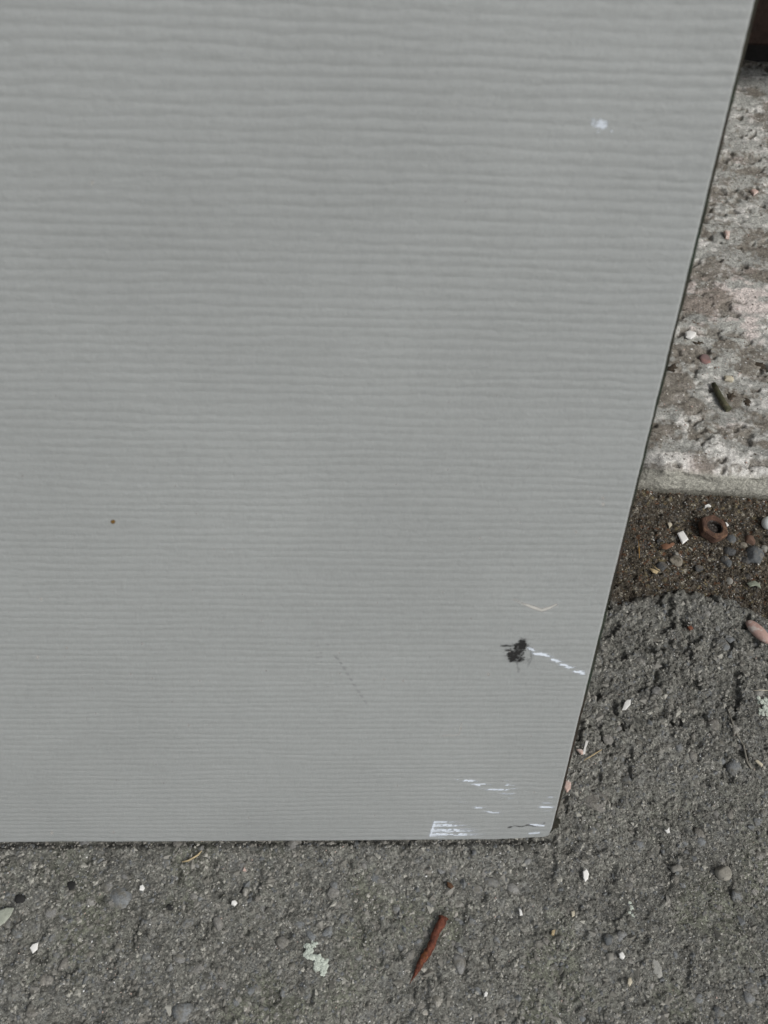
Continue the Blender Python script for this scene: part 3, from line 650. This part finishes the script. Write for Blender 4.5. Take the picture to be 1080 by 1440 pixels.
flake('paint_chip', [(819, 1060), (821, 1051), (823, 1042), (827, 1043), (824, 1052), (823, 1060)], 'a', white, 'slim white flake beside the panel edge, above a straw', 'paint chip', .0005, .1, G1, .0022, (.2, .2))
flake('paint_chip', [(810, 1054), (815, 1054), (823, 1056), (823, 1060), (817, 1062)], 'a', pink, 'pink crumb at the foot of the slim white flake', 'paint chip', .0007, .2, G1, .0012)
flake('paint_chip', [(793, 1108), (795, 1099), (799, 1096), (803, 1102), (802, 1110), (797, 1115)], 'a', pink, 'pinkish flake against the panel edge above its lower corner', 'paint chip', .0006, .2, G1, .0022)
flake('paint_chip', [(934, 1167), (937, 1168), (941, 1163), (942, 1171), (938, 1172)], 'a', white, 'small three-pointed white flake on asphalt at right', 'paint chip', .0004, .1, G1, .0018)
flake('paint_chip', [(1061, 1070), (1064, 1068), (1073, 1075), (1071, 1079)], 'a', cream, 'rice-shaped cream chip on the asphalt at the right edge', 'paint chip', .0005, .1, G1, .0014)
flake('paint_chip', [(729, 1277), (733, 1280), (735, 1287), (731, 1288)], 'a', white, 'slim white chip on asphalt right of the twig', 'paint chip', .0006, group=G1, lift=.001)
flake('paint_chip', [(803, 1282), (808, 1281), (808, 1288), (804, 1290)], 'a', cream, 'slim cream chip under the white flake at lower right', 'paint chip', .0006, group=G1, lift=.001)
flake('paint_chip', [(776, 1308), (781, 1307), (779, 1316), (775, 1315)], 'a', straw, 'yellowish crumb on the asphalt below the scuffed corner', 'crumb', .0006, lift=.001)
flake('paint_chip', [(883, 1376), (887, 1374), (889, 1382), (885, 1388), (882, 1383)], 'a', cream, 'curled cream chip near the bottom right of the asphalt', 'paint chip', .0005, .3, G1, .0014)
flake('bark_crumb', [(628, 1240), (634, 1242), (638, 1247), (634, 1251), (629, 1247)], 'a', simple('brown_bark', (.08, .04, .02)), 'brown bark crumb above the twig', 'crumb', .001, lift=.0008)
flake('bark_crumb', [(966, 882), (971, 880), (975, 884), (970, 887)], 'a', simple('orange_bark', (.15, .06, .035)), 'tiny orange crumb on the rough asphalt near the soil', 'crumb', .0008, lift=.001)
kp = 0
for (u, v, r_, lab) in ((100, 1246, 8, 'black irregular crumb on the asphalt under the left of the panel'), (342, 1252, 7, 'round black crumb stuck in the asphalt under the panel'), (28, 1264, 9, 'black crumb above the grey-green leaf'), (238, 1275, 8, 'flat black crumb in a hollow left of the round one')):
    kp += 1; pebble('tar_crumb', u, v, r_, r_ * .8, 'a', black, lab, 40 + kp, lift=.0, height=.35, amp=.8, sub=2)
gp = simple('pale_grey_pebble', (.22, .215, .195), .7, bump=[(700, .0005)]); bgp = simple('blue_grey_pebble', (.105, .113, .118), .85, bump=[(700, .0009), (250, .0012)], col2=(.16, .155, .14), c2_scale=300, c2_lo=.5, c2_hi=.62); dgp = simple('dark_grey_pebble', (.075, .077, .078), .85, bump=[(700, .0009), (250, .0012)], col2=(.12, .11, .095), c2_scale=300, c2_lo=.5, c2_hi=.62)
tanp = simple('tan_pebble', (.22, .20, .165), .85, bump=[(700, .0009)], col2=(.1, .09, .07), c2_scale=300)
pebble('pebble', 951, 1222, 9, 6.5, 'a', gp, 'small oval pale grey pebble on asphalt, left of the cracked pebble', 3, .2, lift=.3)
pebble('pebble', 1016, 1228, 12, 11, 'a', simple('buff_grey_pebble', (.25, .24, .21), .8, col2=(.05, .05, .05), c2_scale=150, c2_lo=.55, c2_hi=.62, bump=[(500, .0006)]), 'buff and black pebble with a notch at lower right', 8, .5, lift=.5, height=.75)
pebble('pebble', 923, 1361, 9, 13, 'a', simple('whitish_pebble', (.30, .30, .28), .8, bump=[(500, .0006)]), 'whitish pebble near the bottom right corner', 5, .2, lift=.1, height=.5)
pebble('pebble', 855, 1322, 9, 8, 'a', bgp, 'blue-grey pebble in the hollow left of the small white chip', 12, .4, lift=.4)
pebble('pebble', 857, 1346, 7, 6, 'a', gp, 'light grey pebble beside the small white chip in the hollow', 13, .4, lift=.3)
pebble('pebble', 1065, 890, 9, 18, 'a', simple('pink_pebble', (.40, .27, .235), .6, col2=(.55, .50, .46), c2_scale=120, c2_lo=.55, c2_hi=.65), 'smooth elongated pink pebble at the right edge', 21, .62, lift=.6, height=.85, amp=.03, cuts=2)
def stick(name, pxs, where, r, m, label, cat, lift=.001, n=6):
    pts = [surf(u, v, where) + np.array((0, 0, lift)) for u, v in pxs]
    zs = [p[2] for p in pts]; zl = max(zs) 
    for k, p in enumerate(pts): p[2] = .5 * p[2] + .5 * zl
    tag(obj(name, tube(name, pts, [r * .6] + [r] * (len(pts) - 2) + [r * .6], m, n, .1)), label, cat)
stick('straw', [(256, 1213), (265, 1211), (274, 1206), (279, 1203), (284, 1197)], 'a', .00045, straw, 'curved yellow straw just below the foot of the panel', 'straw')
stick('straw', [(820, 1071), (832, 1064), (845, 1056)], 'a', .0004, straw, 'short straight straw beside the panel edge', 'straw', .0018)
stick('root', [(1022, 995), (1030, 1018), (1037, 1035), (1044, 1050), (1050, 1072), (1057, 1082)], 'a', .0006, simple('grey_root', (.19, .18, .155), .9), 'thin grey rootlet running down the rough asphalt', 'root', .0002)
stick('fibre', [(1058, 973), (1068, 972), (1078, 973)], 'a', .00022, cream, 'fine pale fibre above the whitish lichen patch', 'fibre', .0015)
# soil items
def nut():
    p = surf(999, 748, 's'); k = mpp(p); R_ = 21.5 * k; hh = R_ * .62
    t = obj('hex_nut', None, None, (p[0], p[1], p[2] + .0006)); t.rotation_euler = (math.radians(4), math.radians(9), math.radians(24)); t.empty_display_size = .01
    tag(t, 'rusty brown hexagonal nut lying in the dark soil', 'nut')
    bm = bmesh.new(); hr = R_ * .52; n = 48
    def hexr(a, R): 
        a = (a % (math.pi / 3)) - math.pi / 6; return R * math.cos(math.pi / 6) / math.cos(a)
    lev = [(0, .0, 'h'), (0, .96, 'h'), (.10, 1, 'h'), (.9, 1, 'h'), (1.0, .93, 'h'), (1.0, 0, 'b2'), (.88, 0, 'b'), (0.05, 0, 'b')]
    rings = []
    for z_, s_, kk in lev[1:]:
        rg = []
        for i in range(n):
            a_ = 2 * math.pi * i / n
            if kk == 'h': r_ = hexr(a_, R_); r_ = min(r_, R_ * .97) * s_
            elif kk == 'b2': r_ = hr * 1.10
            else: r_ = hr
            rg.append(bm.verts.new((math.cos(a_) * r_, math.sin(a_) * r_, z_ * hh)))
        rings.append(rg)
    for a_, b_ in zip(rings[:-1], rings[1:]):
        for i in range(n): bm.faces.new((a_[i], a_[(i + 1) % n], b_[(i + 1) % n], b_[i]))
    for i in range(n): bm.faces.new((rings[-1][i], rings[-1][(i + 1) % n], rings[0][(i + 1) % n], rings[0][i]))
    bmesh.ops.recalc_face_normals(bm, faces=bm.faces)
    me = bpy.data.meshes.new('body'); bm.to_mesh(me); bm.free(); me.materials.append(nutm); obj('body', me, t)
    # thread as a helix inside the bore
    pts = []; turns = 5
    for i in range(turns * 20 + 1):
        a_ = 2 * math.pi * i / 20; pts.append((math.cos(a_) * hr * .99, math.sin(a_) * hr * .99, hh * (.12 + .76 * i / (turns * 20))))
    obj('thread', tube('thread', pts, [hh * .05] * len(pts), nuti, 5), t)
    # dirt in the bore
    bm = bmesh.new(); bmesh.ops.create_icosphere(bm, subdivisions=3, radius=1); r = random.Random(2)
    for v in bm.verts: v.co = Vector((v.co.x * hr * .93, v.co.y * hr * .93, hh * .3 + v.co.z * hh * .18 + r.uniform(-.0003, .0003)))
    me = bpy.data.meshes.new('dirt_plug'); bm.to_mesh(me); bm.free(); me.materials.append(nuti); obj('dirt_plug', me, t)
nut()
flake('paint_chip', [(952, 750), (960, 747), (968, 759), (960, 765)], 's', white, 'white rectangular chip in the soil left of the rusty nut', 'paint chip', .0006, .05, G1, .0025, (.1, .1))
flake('paint_chip', [(990, 716), (991, 711), (996, 709), (1000, 712), (999, 714), (994, 713)], 's', white, 'white curled chip in the soil above the rusty nut', 'paint chip', .0006, .1, G1, .0022)
flake('paint_chip', [(1017, 735), (1021, 735), (1025, 739), (1021, 741)], 's', white, 'small white chip touching the upper right of the rusty nut', 'paint chip', .0006, .1, G1, .003)
p = surf(1078, 740, 's'); k = mpp(p)
bm = bmesh.new(); bmesh.ops.create_uvsphere(bm, u_segments=32, v_segments=20, radius=9.5 * k)
for f in bm.faces: f.smooth = True
me = bpy.data.meshes.new('white_ball'); bm.to_mesh(me); bm.free(); me.materials.append(simple('white_ball_plastic', (.74, .78, .77), .3, spec=.5, var=.04))
tag(obj('white_ball', me, None, (p[0], p[1], p[2] + 8 * k)), 'small smooth white ball resting on the soil at the right edge', 'ball')
flake('dead_leaf', [(929, 767), (935, 766), (941, 768), (947, 763), (949, 765), (944, 771), (936, 774), (931, 772)], 's', simple('orange_leaf', (.17, .09, .055), .85), 'curled orange-brown leaf scrap in the soil', 'leaf', .0003, .35, lift=.0025)
flake('dead_leaf', [(912, 799), (918, 801), (926, 804), (923, 808), (917, 806)], 's', straw, 'yellow leaf scrap left of the dark pebble in the soil', 'leaf', .0003, .3, lift=.002)
flake('dead_leaf', [(1050, 820), (1060, 817), (1068, 822), (1070, 828), (1062, 825), (1054, 826)], 's', simple('grey_green_scrap', (.22, .24, .19), .8), 'grey-green leaf scrap in the soil near the right edge', 'leaf', .0003, .3, lift=.002)
flake('leaf_scrap', [(938, 736), (943, 735), (945, 739), (941, 743)], 's', cream, 'cream crumb in the soil above the rectangular chip', 'crumb', .0006, .1, lift=.0015)
stick('straw', [(897, 762), (898, 774), (898, 787)], 's', .0003, simple('orange_straw', (.35, .2, .05)), 'fine orange straw in the soil beside the panel edge', 'straw', .0012)
stick('straw', [(914, 797), (922, 803), (926, 806)], 's', .0004, straw, 'short pale straw in the soil left of the dark pebble', 'straw', .0025)
for i, (u, v, ru, rv, m, lab) in enumerate([(931, 797, 9, 7, dgp, 'dark grey pebble in the soil below the rectangular chip'), (950, 790, 11, 8, tanp, 'tan pebble in the soil right of the dark grey pebble'), (950, 780, 6.5, 4, gp, 'pale flat pebble resting above the tan pebble'),
        (1061, 782, 14, 13, bgp, 'largest blue-grey pebble in the soil at right'), (1048, 790, 7, 7, dgp, 'dark pebble left of the largest blue-grey pebble'), (1028, 757, 9, 6, bgp, 'bluish pebble touching the lower right of the nut'),
        (1022, 790, 10, 7, bgp, 'bluish pebble below the nut on the soil'), (1026, 775, 9, 6, dgp, 'grey pebble between the nut and the bluish pebble'), (1045, 768, 7, 5, tanp, 'tan pebble left of the white ball'), (1055, 760, 9, 6, simple('reddish_brown_pebble', (.12, .075, .055), .8), 'reddish-brown pebble below the white ball'),
        (1025, 817, 6, 5, gp, 'small pale angular pebble at the edge of soil and asphalt'), (982, 800, 7, 5, dgp, 'dark pebble in the soil below the nut'), (928, 762, 6, 5, dgp, 'small dark pebble left of the rectangular chip'), (1075, 772, 6, 5, gp, 'light pebble just below the white ball at the right edge')]):
    pebble('pebble', u, v, ru, rv, 's', m, lab, 60 + i, i * .9, lift=.12, height=.62)
# slab items
pts = [surf(u, v, 'k') for u, v in ((1002, 542), (1009, 556), (1016, 569), (1024, 579))]; zl = max(p_[2] for p_ in pts) + .0018
for p_ in pts: p_[2] = zl
stk = simple('green_brown_stick', (.075, .075, .045), .75, bump=[(500, .0006)], col2=(.12, .11, .07), c2_scale=200)
o = tag(obj('stick', tube('stick', pts, [.0016, .0019, .0020, .0021], stk, 12, .1)), 'short greenish-brown stick lying on the pale concrete kerb', 'stick')
pebble('pebble', 993, 505, 9.5, 8, 'k', simple('mauve_pebble', (.20, .14, .135), .7, col2=(.30, .17, .15), c2_scale=150), 'round mauve pebble sunk in the concrete kerb', 31, lift=.2, amp=.05)
flake('paint_chip', [(963, 468), (969, 466), (979, 468), (977, 474), (971, 478), (964, 475)], 'k', white, 'bright white chip on the concrete kerb next to the panel edge', 'paint chip', .0008, .2, G1, .001)
flake('paint_chip', [(1017, 327), (1021, 324), (1026, 328), (1025, 337), (1020, 336)], 'k', pink, 'pinkish white chip on the far part of the kerb', 'paint chip', .001, .3, G1, .001)
flake('paint_chip', [(1018, 529), (1028, 530), (1032, 534), (1030, 538), (1019, 535)], 'k', cream, 'cream chip on the kerb above the short stick', 'paint chip', .001, .2, G1, .001)
flake('paint_chip', [(1055, 269), (1061, 267), (1066, 271), (1060, 275)], 'k', pink, 'small pink chip on the kerb closest to the timber wall', 'paint chip', .001, .2, G1, .001)
for i, (u, v, r_) in enumerate(((983, 482, 8), (1028, 556, 8), (1050, 563, 8), (1070, 512, 9), (945, 517, 8))):
    pebble('bark_crumb', u, v, r_, r_ * .5, 'k', simple('dark_crumb', (.06, .048, .035), .95, bump=[(900, .001)], var=.5), ['brown crumb on the kerb above the mauve pebble', 'dark crumb on the kerb right of the short stick', 'dark crumb on the white patch of the kerb, far from the stick', 'dark crumb on the kerb at the right edge', 'brown crumb on the kerb against the panel edge'][i], 80 + i, i, lift=-.25, height=.35, amp=2.2, sub=3)
print('TRIS', sum(len(o.data.polygons) for o in S.objects if o.type == 'MESH' and o.data.users < 5))
